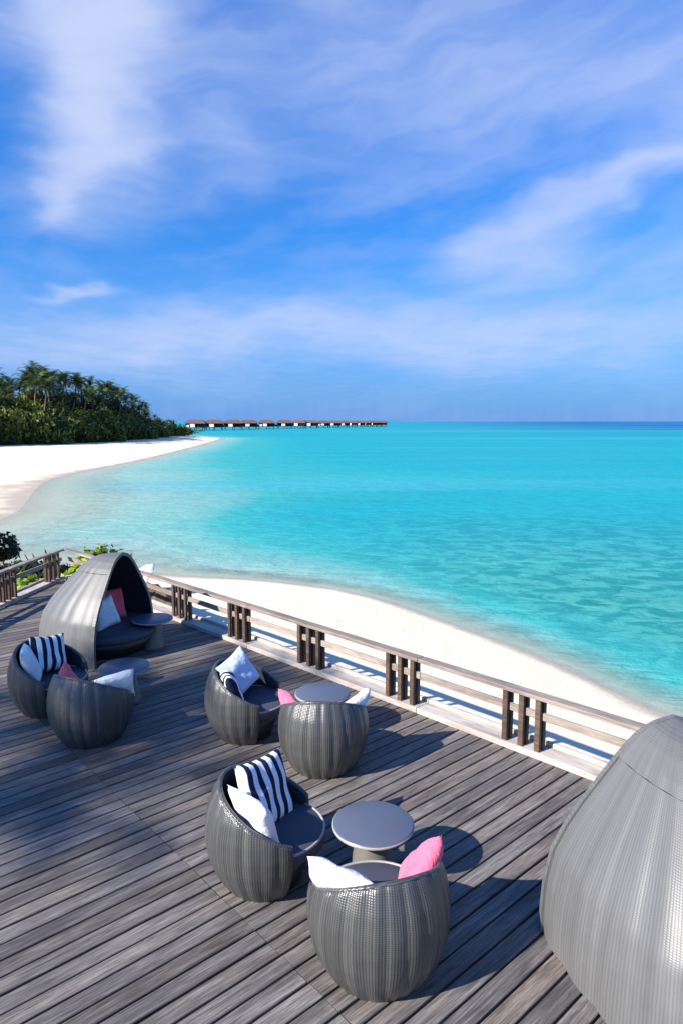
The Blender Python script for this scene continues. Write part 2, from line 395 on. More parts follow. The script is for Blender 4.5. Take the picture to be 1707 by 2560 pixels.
X, Y = P[:, 0], P[:, 1]
vattr(me, 'depth', dpt)
off = X * 0.82 + Y * 0.57
vattr(me, 'offing', nsm(90, 700, off) * nsm(-0.05, 0.42, np.arctan2(X, np.maximum(Y, 1))) + 0.0)
vattr(me, 'bank', nsm(-3, 6, X) * (1 - nsm(15, 42, Y)) )
tag(link('water', me), 'clear turquoise lagoon water', None, None, 'structure')

# ---------------------------------------------------------------- deck
EP = Vector((math.cos(PLANK_ANG), math.sin(PLANK_ANG)))          # along the planks, towards the sea rail
EQ = Vector((math.sin(PLANK_ANG), -math.cos(PLANK_ANG)))         # across the planks, towards the viewer
CORNER = Vector((-6.36, 15.36)); RD = Vector((1, -1)).normalized()       # sea rail runs from the corner along RD
LD = Vector((-0.17, -1.73)).normalized()                          # left rail runs from the corner along LD
def line_p(pt, d, q):
    # p where the line pt + s*d meets row q
    pq = Vector((pt.dot(EP), pt.dot(EQ))); dq = Vector((d.dot(EP), d.dot(EQ)))
    s = (q - pq.y) / dq.y; return pq.x + s * dq.x
STEP = 0.1517; GAP = 0.018; TH = 0.032
sub = mat('dark_joist_timber'); sub.i['Base Color'].default_value = (0.012, 0.010, 0.009, 1); sub.i['Roughness'].default_value = 0.9
q0, q1 = CORNER.dot(EQ) + 0.02, 2.4
vs = []; nrow = int((q1 - q0) / STEP)
# joist frame under the boards: one polygon slab following the edge
def pq2w(p, q): v = EP * p + EQ * q; return (v.x, v.y)
def left_lim(q): return max(-3.9, line_p(CORNER, LD, q) + 0.02)
outline = [pq2w(line_p(CORNER, RD, q0) - 0.02, q0 + .02), pq2w(line_p(CORNER, RD, q1) - 0.02, q1), pq2w(-3.9, q1)]
qq = q1
while left_lim(qq) <= -3.899 and qq > q0: qq -= 0.1
outline += [pq2w(-3.9, qq), pq2w(left_lim(q0) + .02, q0 + .02)]
bm = bmesh.new()
top = [bm.verts.new((x, y, -TH - 0.03)) for x, y in outline]; bot = [bm.verts.new((x, y, -0.30)) for x, y in outline]
bm.faces.new(top); bm.faces.new(list(reversed(bot)))
for i in range(len(top)): j = (i + 1) % len(top); bm.faces.new((top[i], bot[i], bot[j], top[j]))
bmesh.ops.recalc_face_normals(bm, faces=bm.faces)
deck = link('deck', bm_mesh('deck', bm, sub.m)); tag(deck, 'weathered grey timber deck above the beach', None, None, 'structure')
plank_cache = {}
def plank_mesh(L, w, sl, sr):
    """board from p=0..L; ends skewed: sl, sr = extra p at the +q side on each end"""
    key = (round(L, 2), round(w, 3), round(sl, 3), round(sr, 3))
    if key in plank_cache: return plank_cache[key]
    h = w / 2; b = 0.005
    sec = [(-h, -TH), (-h, -b), (-h + b, 0), (h - b, 0), (h, -b), (h, -TH)]
    vs = []
    for (q, z) in sec: vs.append((sl * (q / w + .5), q, z))
    for (q, z) in sec: vs.append((L + sr * (q / w + .5), q, z))
    n = len(sec); fs = [(i, i + n, (i + 1) % n + n, (i + 1) % n) for i in range(n)]
    fs += [tuple(range(n)), tuple(reversed(range(n, 2 * n)))]
    # local +Y is EQ direction mirrored below, keep normals outward
    me = mesh('plank', vs, fs, M['deck']); bm = bmesh.new(); bm.from_mesh(me); bmesh.ops.recalc_face_normals(bm, faces=bm.faces); bm.to_mesh(me); bm.free()
    plank_cache[key] = me; return me
rp = random.Random(3)
for i in range(nrow):
    q = q0 + (i + 0.5) * STEP
    wdt = STEP - GAP
    def lim(f): a, b_ = f(q - wdt / 2), f(q + wdt / 2); return a, b_
    ea, eb = lim(lambda v: line_p(CORNER, RD, v))
    la, lb = lim(left_lim)
    seam = 2.465 + (rp.uniform(-.006, .006))
    cuts = []
    if max(la, lb) < seam - 0.3: cuts.append((la, lb, seam - .003, seam - .003)); st = (seam + .003, seam + .003)
    else: st = (la, lb)
    if q > -2.6 and rp.random() < 0.35 and st[0] > 2:                    # a few short make-up boards beside the joint
        s2 = seam + rp.choice((0.16, 0.24, 0.42)); cuts.append((st[0], st[1], s2 - .003, s2 - .003)); st = (s2 + .003, s2 + .003)
    cuts.append((st[0], st[1], ea, eb))
    for (a1, a2, b1, b2) in cuts:
        if b1 - a1 < 0.04: continue
        # local y runs along -EQ so the frame is right-handed: y=+ is the far side
        me = plank_mesh(b2 - a2, wdt, a1 - a2, b1 - b2 + (b2 - a2) - (b2 - a2))
        x, y = pq2w(a2, q)
        o = link('plank', me, deck, (x, y, rp.uniform(-.003, .002)), (rp.uniform(-.006, .006), 0, PLANK_ANG + rp.uniform(-.0006, .0006)))
        if q > -3.6 and 2.4 < a2 < 3.2 and b2 - a2 < .6: o['label'] = 'short reddish make-up board beside the joint'

# ---------------------------------------------------------------- railings
def railing(name, origin, d, length, groups, label, h=0.70, post_face=None):
    rz = math.atan2(d.y, d.x)
    root = empty(name, (origin.x, origin.y, 0), rz, label, 'railing')
    # local x along rail; local +y = outward (left of d) or inward depending on side
    rr = random.Random(len(label))
    seg = []
    x = 0.0
    while x < length - 0.01:
        L = min(3.44, length - x); seg.append((x, L)); x += L
    for (x, L) in seg:
        link('curb_board', box_mesh('curb_board', (L - .006, .24, .07), M['curb'], bev=.006), root, (x + L / 2, .10, .034 + rr.uniform(0, .003)))
        link('curb_board', box_mesh('curb_board', (L - .006, .05, .12), M['curb'], bev=.006), root, (x + L / 2, .249, .050))
        link('top_rail', box_mesh('top_rail', (L - .006, .14, .045), M['rail_pale'], bev=.006), root, (x + L / 2, .06, h - .0225 + rr.uniform(-.002, .002)))
        link('mid_rail', box_mesh('mid_rail', (L - .006, .032, .085), M['rail_pale'], bev=.004), root, (x + L / 2, .065, h * .66 + rr.uniform(-.002, .002)))
    pm = box_mesh('post', (.062, .042, h - .045 - .072), M['post'], bev=.004)
    pb = box_mesh('post', (.062, .055, h - .045 - .072), M['post'], bev=.004)
    zc = (.072 + h - .045) / 2
    for g in groups:
        for k in (-1, 0, 1):
            xx = g + k * .2
            if 0.02 < xx < length - .02:
                link('post', pm, root, (xx, .026, zc), (0, 0, rr.uniform(-.02, .02)))
                link('post', pb, root, (xx + .004, .111, zc), (0, 0, rr.uniform(-.02, .02)))
    return root
g5 = (Vector((1.93, 7.04)) - CORNER).dot(RD)
railing('railing', CORNER, RD, 17.0, [g5 - 1.725 * k for k in range(-3, 7)], 'long weathered timber railing between the deck and the white sand')
# left rail: mirrored so that the curb lies outside the deck
L_end = CORNER + LD * 9.0
gl = (L_end - Vector((-6.42, 15.02))).length
railing('railing', L_end, -LD, 9.0 - .02, [gl - 0.1 - 1.72 * k for k in range(0, 5)], 'short shaded timber railing at far left in front of leafy plants')

# ---------------------------------------------------------------- tub chairs
def chair_meshes():
    prof = [(0, .325), (.06, .365), (.15, .415), (.27, .455), (.40, .472), (.52, .466), (.65, .44), (.75, .398), (.85, .345), (.95, .285)]
    NG = 22
    th0 = R(52); n = 150; nz = 26
    def rim_z(th):
        z = .6
        for _ in range(8): z = .635 - .52 * interp(prof, z) * math.cos(th)
        return max(z, .40)
    def gore(th): return 1 + .024 * (abs(math.sin(th * NG / 2)) - .6)
    vs, fs, uv = [], [], []; cols = n + 1; rows = nz + 1
    TK = .034
    for off in (0, 1):
        for i in range(cols):
            th = th0 + (2 * math.pi - 2 * th0) * i / n; zr = rim_z(th)
            for j in range(rows):
                z = zr * j / nz; r = interp(prof, z) * gore(th) if not off else interp(prof, z) - TK
                vs.append((r * math.cos(th), r * math.sin(th), z)); uv.append((th * .45, z))
    def id(o, i, j): return o * cols * rows + i * rows + j
    for i in range(n):
        for j in range(nz):
            fs.append((id(0, i, j), id(0, i + 1, j), id(0, i + 1, j + 1), id(0, i, j + 1)))
            fs.append((id(1, i, j), id(1, i, j + 1), id(1, i + 1, j + 1), id(1, i + 1, j)))
        fs.append((id(0, i, nz), id(0, i + 1, nz), id(1, i + 1, nz), id(1, i, nz)))
    for i in (0, n):
        for j in range(nz):
            q = (id(0, i, j), id(0, i, j + 1), id(1, i, j + 1), id(1, i, j)); fs.append(q if i == 0 else q[::-1])
    shell = mesh('shell', vs, fs, M['weave'], True, uv)
    # dark padded lining just inside the shell
    vs, fs = [], []
    for i in range(n + 1):
        th = th0 + (2 * math.pi - 2 * th0) * i / n; zr = rim_z(th) - .012
        for j in range(9):
            z = .30 + (zr - .30) * j / 8; r = interp(prof, z) - TK - .004 - .028 * math.sin(math.pi * min(1, j / 8 * 1.0))
            vs.append((r * math.cos(th), r * math.sin(th), z))
    for i in range(n):
        for j in range(8): fs.append((i * 9 + j, i * 9 + j + 1, (i + 1) * 9 + j + 1, (i + 1) * 9 + j))
    lining = mesh('lining', vs, fs, M['lining'], True)
    # rim piping
    vs, fs = [], []
    m_ = 8
    for i in range(n + 1):
        th = th0 + (2 * math.pi - 2 * th0) * i / n; zr = rim_z(th); r = interp(prof, zr) - TK / 2
        e = Vector((math.cos(th), math.sin(th), 0))
        for k in range(m_):
            a = 2 * math.pi * k / m_; p = e * (r + .019 * math.cos(a)) + Vector((0, 0, zr + .013 * math.sin(a)))
            vs.append(tuple(p))
    for i in range(n):
        for k in range(m_): fs.append((i * m_ + k, (i + 1) * m_ + k, (i + 1) * m_ + (k + 1) % m_, i * m_ + (k + 1) % m_))
    rim = mesh('rim', vs, fs, M['weave'], True, [(v[0], v[2]) for v in vs])
    seat = lathe('seat_cushion', [(.30, .305), (.395, .31), (.418, .33), (.422, .375), (.412, .40), (.39, .414), (.30, .422), (.001, .428)], M['seat'])
    vs, fs = [], []; n2 = 64
    for i in range(n2):
        th = 2 * math.pi * i / n2; e = Vector((math.cos(th), math.sin(th), 0))
        for k in range(8):
            a = 2 * math.pi * k / 8; vs.append(tuple(e * (.408 + .011 * math.cos(a)) + Vector((0, 0, .408 + .011 * math.sin(a)))))
    for i in range(n2):
        for k in range(8): i2 = (i + 1) % n2; fs.append((i * 8 + k, i2 * 8 + k, i2 * 8 + (k + 1) % 8, i * 8 + (k + 1) % 8))
    pip = mesh('piping', vs, fs, M['piping'], True)
    base = lathe('base', [(.26, 0.0), (.285, .01), (.35, .20), (.375, .303)], M['base_dark'])
    return shell, lining, rim, seat, pip, base
CM = chair_meshes()
def make_chair(x, y, face, label):
    r = empty('tub_chair', (x, y, 0.002), R(face), label, 'armchair', 'round woven tub chairs on the deck')
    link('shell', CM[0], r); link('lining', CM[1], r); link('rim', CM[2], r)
    s = link('seat_cushion', CM[3], r, (.055, 0, 0)); link('piping', CM[4], s)
    link('base', CM[5], r)
    return r
CH = {}
for k, x, y, f, lab in [
    ('A1', -.60, 5.02, -6, 'woven tub chair holding the large striped pillow, beside the nearest round table'),
    ('A2', .245, 4.13, 109, 'nearest tub chair, back turned, white and bright pink pillows above its rim'),
    ('B1', -1.10, 7.53, -12, 'woven tub chair holding a pale blue pillow over a striped one'),
    ('B2', -.19, 6.80, 88, 'ribbed tub chair with its back turned, right in front of the middle round table'),
    ('C1', -3.68, 8.22, -20, 'tub chair at far left beside the canopy daybed, with white and striped pillows'),
    ('C2', -2.86, 7.44, 66, 'dark shaded tub chair with its back turned, leftmost of the chairs seen from behind')]:
    CH[k] = make_chair(x, y, f, lab)

# ---------------------------------------------------------------- side tables
TT = lathe('table_top', [(.30, .445), (.314, .452), (.318, .462), (.314, .474), (.306, .478), (.001, .479)], M['table'], 64)
TR = lathe('rim', [(.310, .446), (.3205, .450), (.322, .460), (.3205, .468), (.312, .472)], M['piping'], 64)
TP = lathe('pedestal', [(.20, 0), (.205, .008), (.19, .05), (.165, .18), (.14, .32), (.128, .40), (.135, .447)], M['table_leg'])
for x, y, lab in [(.248, 4.97, 'nearest round slate side table, between two tub chairs'),
                  (-.218, 7.56, 'round slate table behind the ribbed chair, near the middle of the railing'),
                  (-2.79, 8.42, 'round slate table in front of the canopy daybed, by the shaded tub chair'),
                  (-3.02, 10.56, 'round dark table standing at the mouth of the canopy daybed')]:
    r = empty('side_table', (x, y, 0.002), 0, lab, 'table', 'round pedestal side tables')
    link('table_top', TT, r); link('rim', TR, r); link('pedestal', TP, r)

# ---------------------------------------------------------------- pillows
def pillow_mesh(name, s, th, m, seed=0):
    n = 20; vs, fs = [], []
    for side in (1, -1):
        for i in range(n + 1):
            for j in range(n + 1):
                u = -1 + 2 * i / n; v = -1 + 2 * j / n
                k = max(0, (1 - u ** 4) * (1 - v ** 4)) ** .55
                x = u * s / 2 * (1 - .085 * (1 - v * v)); y = v * s / 2 * (1 - .085 * (1 - u * u))
                z = side * th * .6 * k * (1 + .30 * mnoise.noise(Vector((u * 1.7 + seed, v * 1.7, side * 2.1)))) + .02 * mnoise.noise(Vector((u * 1.3, v * 1.3 + seed, 7)))
                vs.append((x, y, z))
    N = (n + 1) ** 2
    for i in range(n):
        for j in range(n):
            a = i * (n + 1) + j; q = (a, a + n + 1, a + n + 2, a + 1)
            fs.append(q); fs.append(tuple(N + t_ for t_ in reversed(q)))
    me = mesh(name, vs, fs, m, True)
    bm = bmesh.new(); bm.from_mesh(me); bmesh.ops.remove_doubles(bm, verts=bm.verts, dist=1e-5); bm.to_mesh(me); bm.free()
    me.polygons.foreach_set('use_smooth', [True] * len(me.polygons)); return me
def pillow(ch, pos, yaw, lean, roll, m, label, s=.46, th=.15, seed=0, cat='pillow'):
    """pos in the seat's own frame; yaw = way the face looks (deg, frame), lean = tilt back from upright, roll = turn in its plane"""
    base = ch.matrix_basis if ch else Matrix.Identity(4)
    nrm = Vector((math.cos(R(yaw)) * math.cos(R(lean)), math.sin(R(yaw)) * math.cos(R(lean)), math.sin(R(lean))))
    xa = Vector((-math.sin(R(yaw)), math.cos(R(yaw)), 0)); ya = nrm.cross(xa)
    Rm = Matrix((xa, ya, nrm)).transposed().to_4x4() @ Matrix.Rotation(R(roll), 4, 'Z')
    o = link('pillow', pillow_mesh('pillow', s, th, M[m], seed))
    mw = base @ Matrix.Translation(pos) @ Rm
    o.location = mw.to_translation(); o.rotation_euler = mw.to_euler()
    return tag(o, label, cat, 'scatter pillows on the chairs and daybed')

pillow(CH['A1'], (-.03, .14, .625), -24, 24, -8, 'stripe', 'large navy and white striped pillow upright in the chair by the nearest table', .56, .15, 1)
pillow(CH['A1'], (-.03, -.235, .61), 50, 20, 4, 'white', 'plain white pillow leaning beside the large striped pillow', .47, .13, 2)
pillow(CH['A2'], (-.03, .25, .62), -50, 34, 16, 'white', 'bright white pillow poking out of the nearest chair, left side', .50, .14, 3)
pillow(CH['A2'], (.03, -.29, .53), 62, 30, -36, 'pink', 'bright pink pillow with a pointed corner above the nearest chair rim', .48, .14, 4)
pillow(CH['B1'], (-.10, .04, .70), -28, 28, 20, 'paleblue', 'pale blue pillow lying over a striped pillow', .46, .14, 5)
pillow(CH['B1'], (-.10, -.20, .61), 34, 22, 0, 'stripe', 'striped pillow half hidden under the pale blue pillow', .44, .13, 6)
pillow(CH['B2'], (.02, .31, .57), -60, 30, 30, 'pink', 'pink pillow at the left rim of the ribbed chair', .42, .13, 7)
pillow(CH['B2'], (.04, -.31, .58), 62, 30, -14, 'white', 'white pillow corner at the right rim of the ribbed chair', .42, .13, 8)
pillow(CH['C1'], (-.10, .12, .66), -16, 22, -8, 'stripe', 'navy striped pillow in the far left tub chair', .48, .14, 9)
pillow(CH['C1'], (-.08, -.20, .62), 42, 20, 0, 'white', 'white pillow in the far left tub chair', .47, .13, 10)
pillow(CH['C2'], (.0, .33, .58), -60, 26, 8, 'coral', 'coral pillow at the left rim of the shaded tub chair', .40, .13, 11)
pillow(CH['C2'], (.05, -.30, .60), 58, 26, -8, 'white', 'white pillow lying along the right rim of the shaded tub chair', .46, .13, 12)

# ---------------------------------------------------------------- canopy daybeds
HP = [(0, 1.0), (.12, 1.0), (.25, .985), (.40, .93), (.52, .825), (.62, .71), (.72, .58), (.80, .475), (.87, .38), (.93, .28), (.97, .18), (1, .0)]
def hood_mesh(name, W, D, H, z0, z1, m, grow=0.0, inner=False, NG=15):
    n = 96; nz = 30; vs, fs, uv = [], [], []
    for i in range(n + 1):
        a = math.pi / 2 + math.pi * i / n                     # behind the mouth, local +X looks out
        g = 1 + (0 if inner else .020 * (abs(math.sin((a - math.pi / 2) * NG)) - .6))
        for j in range(nz + 1):
            z = (z0 + (z1 - z0) * j / nz)
            w = interp(HP, z / H); dd = math.sqrt(max(0, w)) * .35 + w * .65
            x = math.cos(a) * (D * dd * g + grow); y = math.sin(a) * (W / 2 * w * g + grow)
            vs.append((x, y, z + grow * .6)); uv.append((a * 1.1, z * 1.15))
    for i in range(n):
        for j in range(nz):
            q = (i * (nz + 1) + j, (i + 1) * (nz + 1) + j, (i + 1) * (nz + 1) + j + 1, i * (nz + 1) + j + 1)
            fs.append(q[::-1] if inner else q)
    return mesh(name, vs, fs, m, True, uv)
W_, D_, H_ = 1.76, 1.62, 1.56
def make_daybed(x, y, face, label, D_=1.62):
    r = empty('canopy_daybed', (x, y, .002), R(face), label, 'daybed', 'hooded woven daybeds')
    zs = 1.31
    link('hood_wall', hood_mesh('hood_wall', W_, D_, H_, .0, zs, M['hood'], 0), r)
    link('hood_cap', hood_mesh('hood_cap', W_, D_, H_, zs - .015, H_, M['hood'], .012), r)
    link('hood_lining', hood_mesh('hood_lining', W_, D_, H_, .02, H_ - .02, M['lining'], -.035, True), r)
    # edge band round the mouth
    vs, fs = [], []; pts = []
    for s in (-1, 1):
        col = [(s * W_ / 2 * interp(HP, k / 40 * 1.0), H_ * k / 40) for k in range(41)]
        pts += col if s == -1 else col[::-1][1:]
    for k, (yy, zz) in enumerate(pts):
        nrm = Vector((0, yy, max(zz - .5, -.1) * .9)).normalized() if (yy or zz) else Vector((0, 0, 1))
        for (ax, an) in ((.012, .014), (.012, -.038), (-.03, -.038), (-.03, .016)):
            vs.append((ax, yy + nrm.y * an, zz + nrm.z * an))
    for k in range(len(pts) - 1):
        for e in range(4): fs.append((k * 4 + e, k * 4 + (e + 1) % 4, (k + 1) * 4 + (e + 1) % 4, (k + 1) * 4 + e))
    link('mouth_frame', mesh('mouth_frame', vs, fs, M['hood'], False, [(v[1], v[2]) for v in vs]), r)
    # seam cord between wall and cap
    vs, fs = [], []; w = interp(HP, zs / H_); dd = math.sqrt(w) * .35 + w * .65
    for i in range(65):
        a = math.pi / 2 + math.pi * i / 64
        for k in range(6):
            b = 2 * math.pi * k / 6; rr = .014 + .007 * math.cos(b)
            vs.append((math.cos(a) * (D_ * dd + rr), math.sin(a) * (W_ / 2 * w + rr), zs - .012 + .007 * math.sin(b)))
    for i in range(64):
        for k in range(6): fs.append((i * 6 + k, (i + 1) * 6 + k, (i + 1) * 6 + (k + 1) % 6, i * 6 + (k + 1) % 6))
    link('seam_cord', mesh('seam_cord', vs, fs, M['base_dark'], True, [(v[0], v[2]) for v in vs]), r)
    # seat platform and mattress: an oval reaching out of the mouth
    def oval(name, prof, m):
        me = lathe(name, prof, m, 64); me.transform(Matrix.Translation((-.42, 0, 0)) @ Matrix.Diagonal((1.06, .92, 1, 1))); return me
    link('seat_base', oval('seat_base', [(.62, 0), (.66, .01), (.76, .16), (.83, .27)], M['base_dark']), r)
    link('mattress', oval('mattress', [(.79, .272), (.845, .28), (.855, .32), (.84, .37), (.80, .392), (.6, .40), (.001, .405)], M['seat']), r)
    return r
DB = make_daybed(-3.42, 10.44, -13, 'far pale grey canopy daybed at left, its dark mouth holding pillows', 1.42)
DN = make_daybed(2.30, 4.50, 95, 'big grey canopy daybed cut by the right edge of the picture')
pillow(DB, (-.26, -.16, .62), -16, 20, 4, 'white', 'large white pillow in the mouth of the far canopy daybed', .50, .16, 13)
pillow(DB, (-.40, .26, .64), -22, 20, -4, 'coral', 'coral pillow behind the white one in the far canopy daybed', .52, .16, 14)
pillow(DB, (-.62, .12, .86), -6, 24, 10, 'red', 'dark red pillow deepest inside the far canopy daybed', .52, .16, 15)

# ---------------------------------------------------------------- vegetation
def leaf_mat(name, lo, hi, scale=.6):
    t = mat(name); pos = geo_pos(t)
    rnd = t.node('ShaderNodeAttribute', attribute_name='tone').outputs['Fac']
    n = t.noise(pos, scale, 4, .6)
    f = t.math('ADD', t.math('MULTIPLY', rnd, .65), t.math('MULTIPLY', n, .45))
    t.put(t.i['Base Color'], t.mix(t.mapr(f, .25, .85), lo, hi)); t.i['Roughness'].default_value = .55; t.i['Specular IOR Level'].default_value = .3
    tl = t.node('ShaderNodeBsdfTranslucent'); t.put(tl.inputs[0], t.mix(t.mapr(f, .25, .85), lo, hi)); mx = t.node('ShaderNodeMixShader'); mx.inputs[0].default_value = .2
    t.l.new(t.b.outputs[0], mx.inputs[1]); t.l.new(tl.outputs[0], mx.inputs[2]); t.l.new(mx.outputs[0], t.o.inputs[0])
    return t.m
M['palm'] = leaf_mat('palm_leaf', (.006, .018, .004), (.085, .125, .022), .3)
M['bush'] = leaf_mat('coastal_bush_leaf', (.018, .032, .006), (.15, .185, .026), .25)
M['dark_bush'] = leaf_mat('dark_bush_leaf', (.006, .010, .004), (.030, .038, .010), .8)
M['bright'] = leaf_mat('bright_leaf', (.06, .12, .008), (.34, .42, .03), 2.5)
M['bark'] = plain('palm_bark', (.16, .125, .09), .9, .1, .3, 3)
def tone(me, vals):
    a = me.attributes.new('tone', 'FLOAT', 'FACE'); a.data.foreach_set('value', np.asarray(vals, dtype=np.float32))
def palm_meshes(seed, h, crown=3.4, nf=22):
    rg = random.Random(seed)
    lean = Vector((rg.uniform(-.12, .12), rg.uniform(-.12, .12), 0)) * h
    vs, fs = [], []; n = 7; st = 9
    def axis(t_): return Vector((0, 0, h * t_)) + lean * t_ * t_
    for i in range(st):
        t_ = i / (st - 1); r = .20 - .09 * t_ + (.12 if i == 0 else 0); c = axis(t_)
        for k in range(n): a = 2 * math.pi * k / n; vs.append((c.x + r * math.cos(a), c.y + r * math.sin(a), c.z))
    for i in range(st - 1):
        for k in range(n): k2 = (k + 1) % n; fs.append((i * n + k, i * n + k2, (i + 1) * n + k2, (i + 1) * n + k))
    trunk = mesh('trunk', vs, fs, M['bark'], True)
    vs, fs, tn = [], [], []; top = axis(1)
    for f in range(nf):
        a = f * 2.399 + rg.uniform(-.2, .2); e0 = R(86 - 92 * (f / nf) + rg.uniform(-8, 8)); L = crown * rg.uniform(.85, 1.1); tv = rg.uniform(.1, 1) * (1 - .5 * f / nf)
        d = Vector((math.cos(a), math.sin(a), 0)); side = Vector((-math.sin(a), math.cos(a), 0))
        pts = []; p = top.copy(); el_ = e0; m_ = 9
        for i in range(m_ + 1):
            pts.append(p.copy()); p = p + (d * math.cos(el_) + Vector((0, 0, math.sin(el_)))) * (L / m_); el_ -= R(5 + 1.5 * i)
        for i in range(1, m_ + 1):
            tang = (pts[i] - pts[i - 1]).normalized(); up = side.cross(tang)
            ll = L * .36 * math.sin(math.pi * (i + .6) / (m_ + 2.2)) + .12
            for s in (1, -1):
                for hf in (0, .5):
                    b0 = pts[i - 1].lerp(pts[i], hf); b1 = pts[i - 1].lerp(pts[i], hf + .42)
                    tip = b1 + side * s * ll * .75 + tang * ll * .5 - Vector((0, 0, 1)) * ll * rg.uniform(.05, .3)
                    k = len(vs); vs += [tuple(b0), tuple(b1), tuple(tip)]; fs.append((k, k + 1, k + 2)); tn.append(min(1, max(0, tv + rg.uniform(-.15, .15))))
    crown_ = mesh('crown', vs, fs, M['palm']); tone(crown_, tn)
    return trunk, crown_
def leaf_cloud(name, seed, n, rx, ry, rz, leaf, m, lumps=14, floor=True):
    rg = random.Random(seed); vs, fs, tn = [], [], []
    L = [(Vector((rg.uniform(-.75, .75) * rx, rg.uniform(-.75, .75) * ry, rg.uniform(.15, .75) * rz)), rg.uniform(.28, .5), rg.uniform(0, 1)) for _ in range(lumps)]
    for _ in range(n):
        c, s, tv = rg.choice(L)
        d = Vector((rg.gauss(0, 1), rg.gauss(0, 1), rg.gauss(0, 1))).normalized() * (rg.uniform(.35, 1) ** .6)
        p = c + Vector((d.x * rx * s, d.y * ry * s, d.z * rz * s * 1.1))
        if floor and p.z < .05: p.z = rg.uniform(.05, .3)
        nr = (d + Vector((rg.gauss(0, .5), rg.gauss(0, .5), rg.gauss(0, .5) + .5))).normalized()
        u = nr.orthogonal().normalized(); u.rotate(Matrix.Rotation(rg.uniform(0, 6.28), 3, nr)); v = nr.cross(u)
        sz = leaf * rg.uniform(.6, 1.3); k = len(vs)
        vs += [tuple(p - u * sz), tuple(p + v * sz * .45), tuple(p + u * sz), tuple(p - v * sz * .45)]
        fs.append((k, k + 1, k + 2, k + 3)); tn.append(min(1, max(0, tv * .6 + rg.uniform(0, .4))))
    me = mesh(name, vs, fs, m); tone(me, tn); return me
# island line: (bearing pixel on the photo's row, distance) measured once, kept as world points
PX = 1700.0
front = [(-160, 100), (0, 112), (80, 118), (165, 124), (283, 142), (380, 172), (440, 205), (462, 222)]     # (u, distance of the bush foot)
btop = [(-160, 1003), (0, 1006), (76, 1010), (184, 1030), (275, 1031), (367, 1047), (459, 1062), (480, 1070)]
ptop = [(-160, 930), (0, 930), (30, 934), (70, 955), (95, 945), (130, 918), (165, 930), (190, 932), (225, 940), (280, 950), (320, 958), (350, 975), (380, 1003), (400, 1027), (430, 1046), (460, 1057)]
def top_h(v, y): return 3.6 + (1053 - v) / PX * y - (SEA + .8)
rg = random.Random(21)
PV = [palm_meshes(40 + k, 1.0 * 10, 2.3 + .2 * k, 15) for k in range(4)]
palms = []
spots = []
for k in range(104):
    u = -150 + 575 * (k + .5) / 104 + rg.uniform(-5, 5)
    row = k % 4
    y = interp(front, u) + 7 + row * 7 + rg.uniform(-2, 2)
    v = interp(ptop, u) + (rg.uniform(0, 12) if row >= 2 else rg.uniform(12, 45)) * (1 if u < 380 else .4)
    spots.append((u, y, v))
spots += [(128, 140, 914), (22, 135, 926), (103, 139, 936), (186, 150, 931)]
for (u, y, v) in spots:
    h = top_h(v, y) - 1.6
    if h < 3: continue
    x = (u - 853.5) / PX * y * 1.03
    tr_, cr_ = PV[rg.randrange(4)]
    lab = 'dark green coconut palm among many on the far headland'
    if (u, v) == (128, 914): lab = 'tallest coconut palm of the far headland, its crown standing clear above the others'
    if (u, v) == (22, 135): lab = 'coconut palm with a high crown near the left picture edge'
    r = empty('palm_tree', (x, y, SEA + .75), rg.uniform(0, 6.28), lab, 'palm tree', 'palms on the far headland')
    s = h / 10; r.scale = (max(.75, s ** .5),) * 2 + (s,)
    link('trunk', tr_, r); c = link('crown', cr_, r)
    c.scale = (1, 1, max(.75, s ** .5) / s); c.location = (0, 0, 10 - 10 * c.scale[2])
BV = [leaf_cloud('foliage', 60 + k, 2600, 1, 1, 1, .085, M['bush'], 22) for k in range(4)]
for k in range(64):
    u = -165 + 635 * (k + .5) / 64 + rg.uniform(-4, 4); row = k % 2
    y = interp(front, u) + 2.5 + row * 5.0 + rg.uniform(-1, 1)
    x = (u - 853.5) / PX * y * 1.03
    hh = (top_h(interp(btop, u) + rg.uniform(-3, 6), y + 4)) * (1.12 if row else .85)
    o = empty('coastal_bush', (x, y, SEA + .6), rg.uniform(0, 6.28), 'last low bush at the tip of the headland, nearest the thatched villas' if k == 63 else 'low olive green bush along the sand of the far headland', 'bush', 'bushes lining the far headland')
    wr = 3.6 + 2.0 * (y - 110) / 100 + rg.uniform(-.5, .8); o.scale = (wr, wr, max(1.4, hh))
    link('foliage', BV[rg.randrange(4)], o)
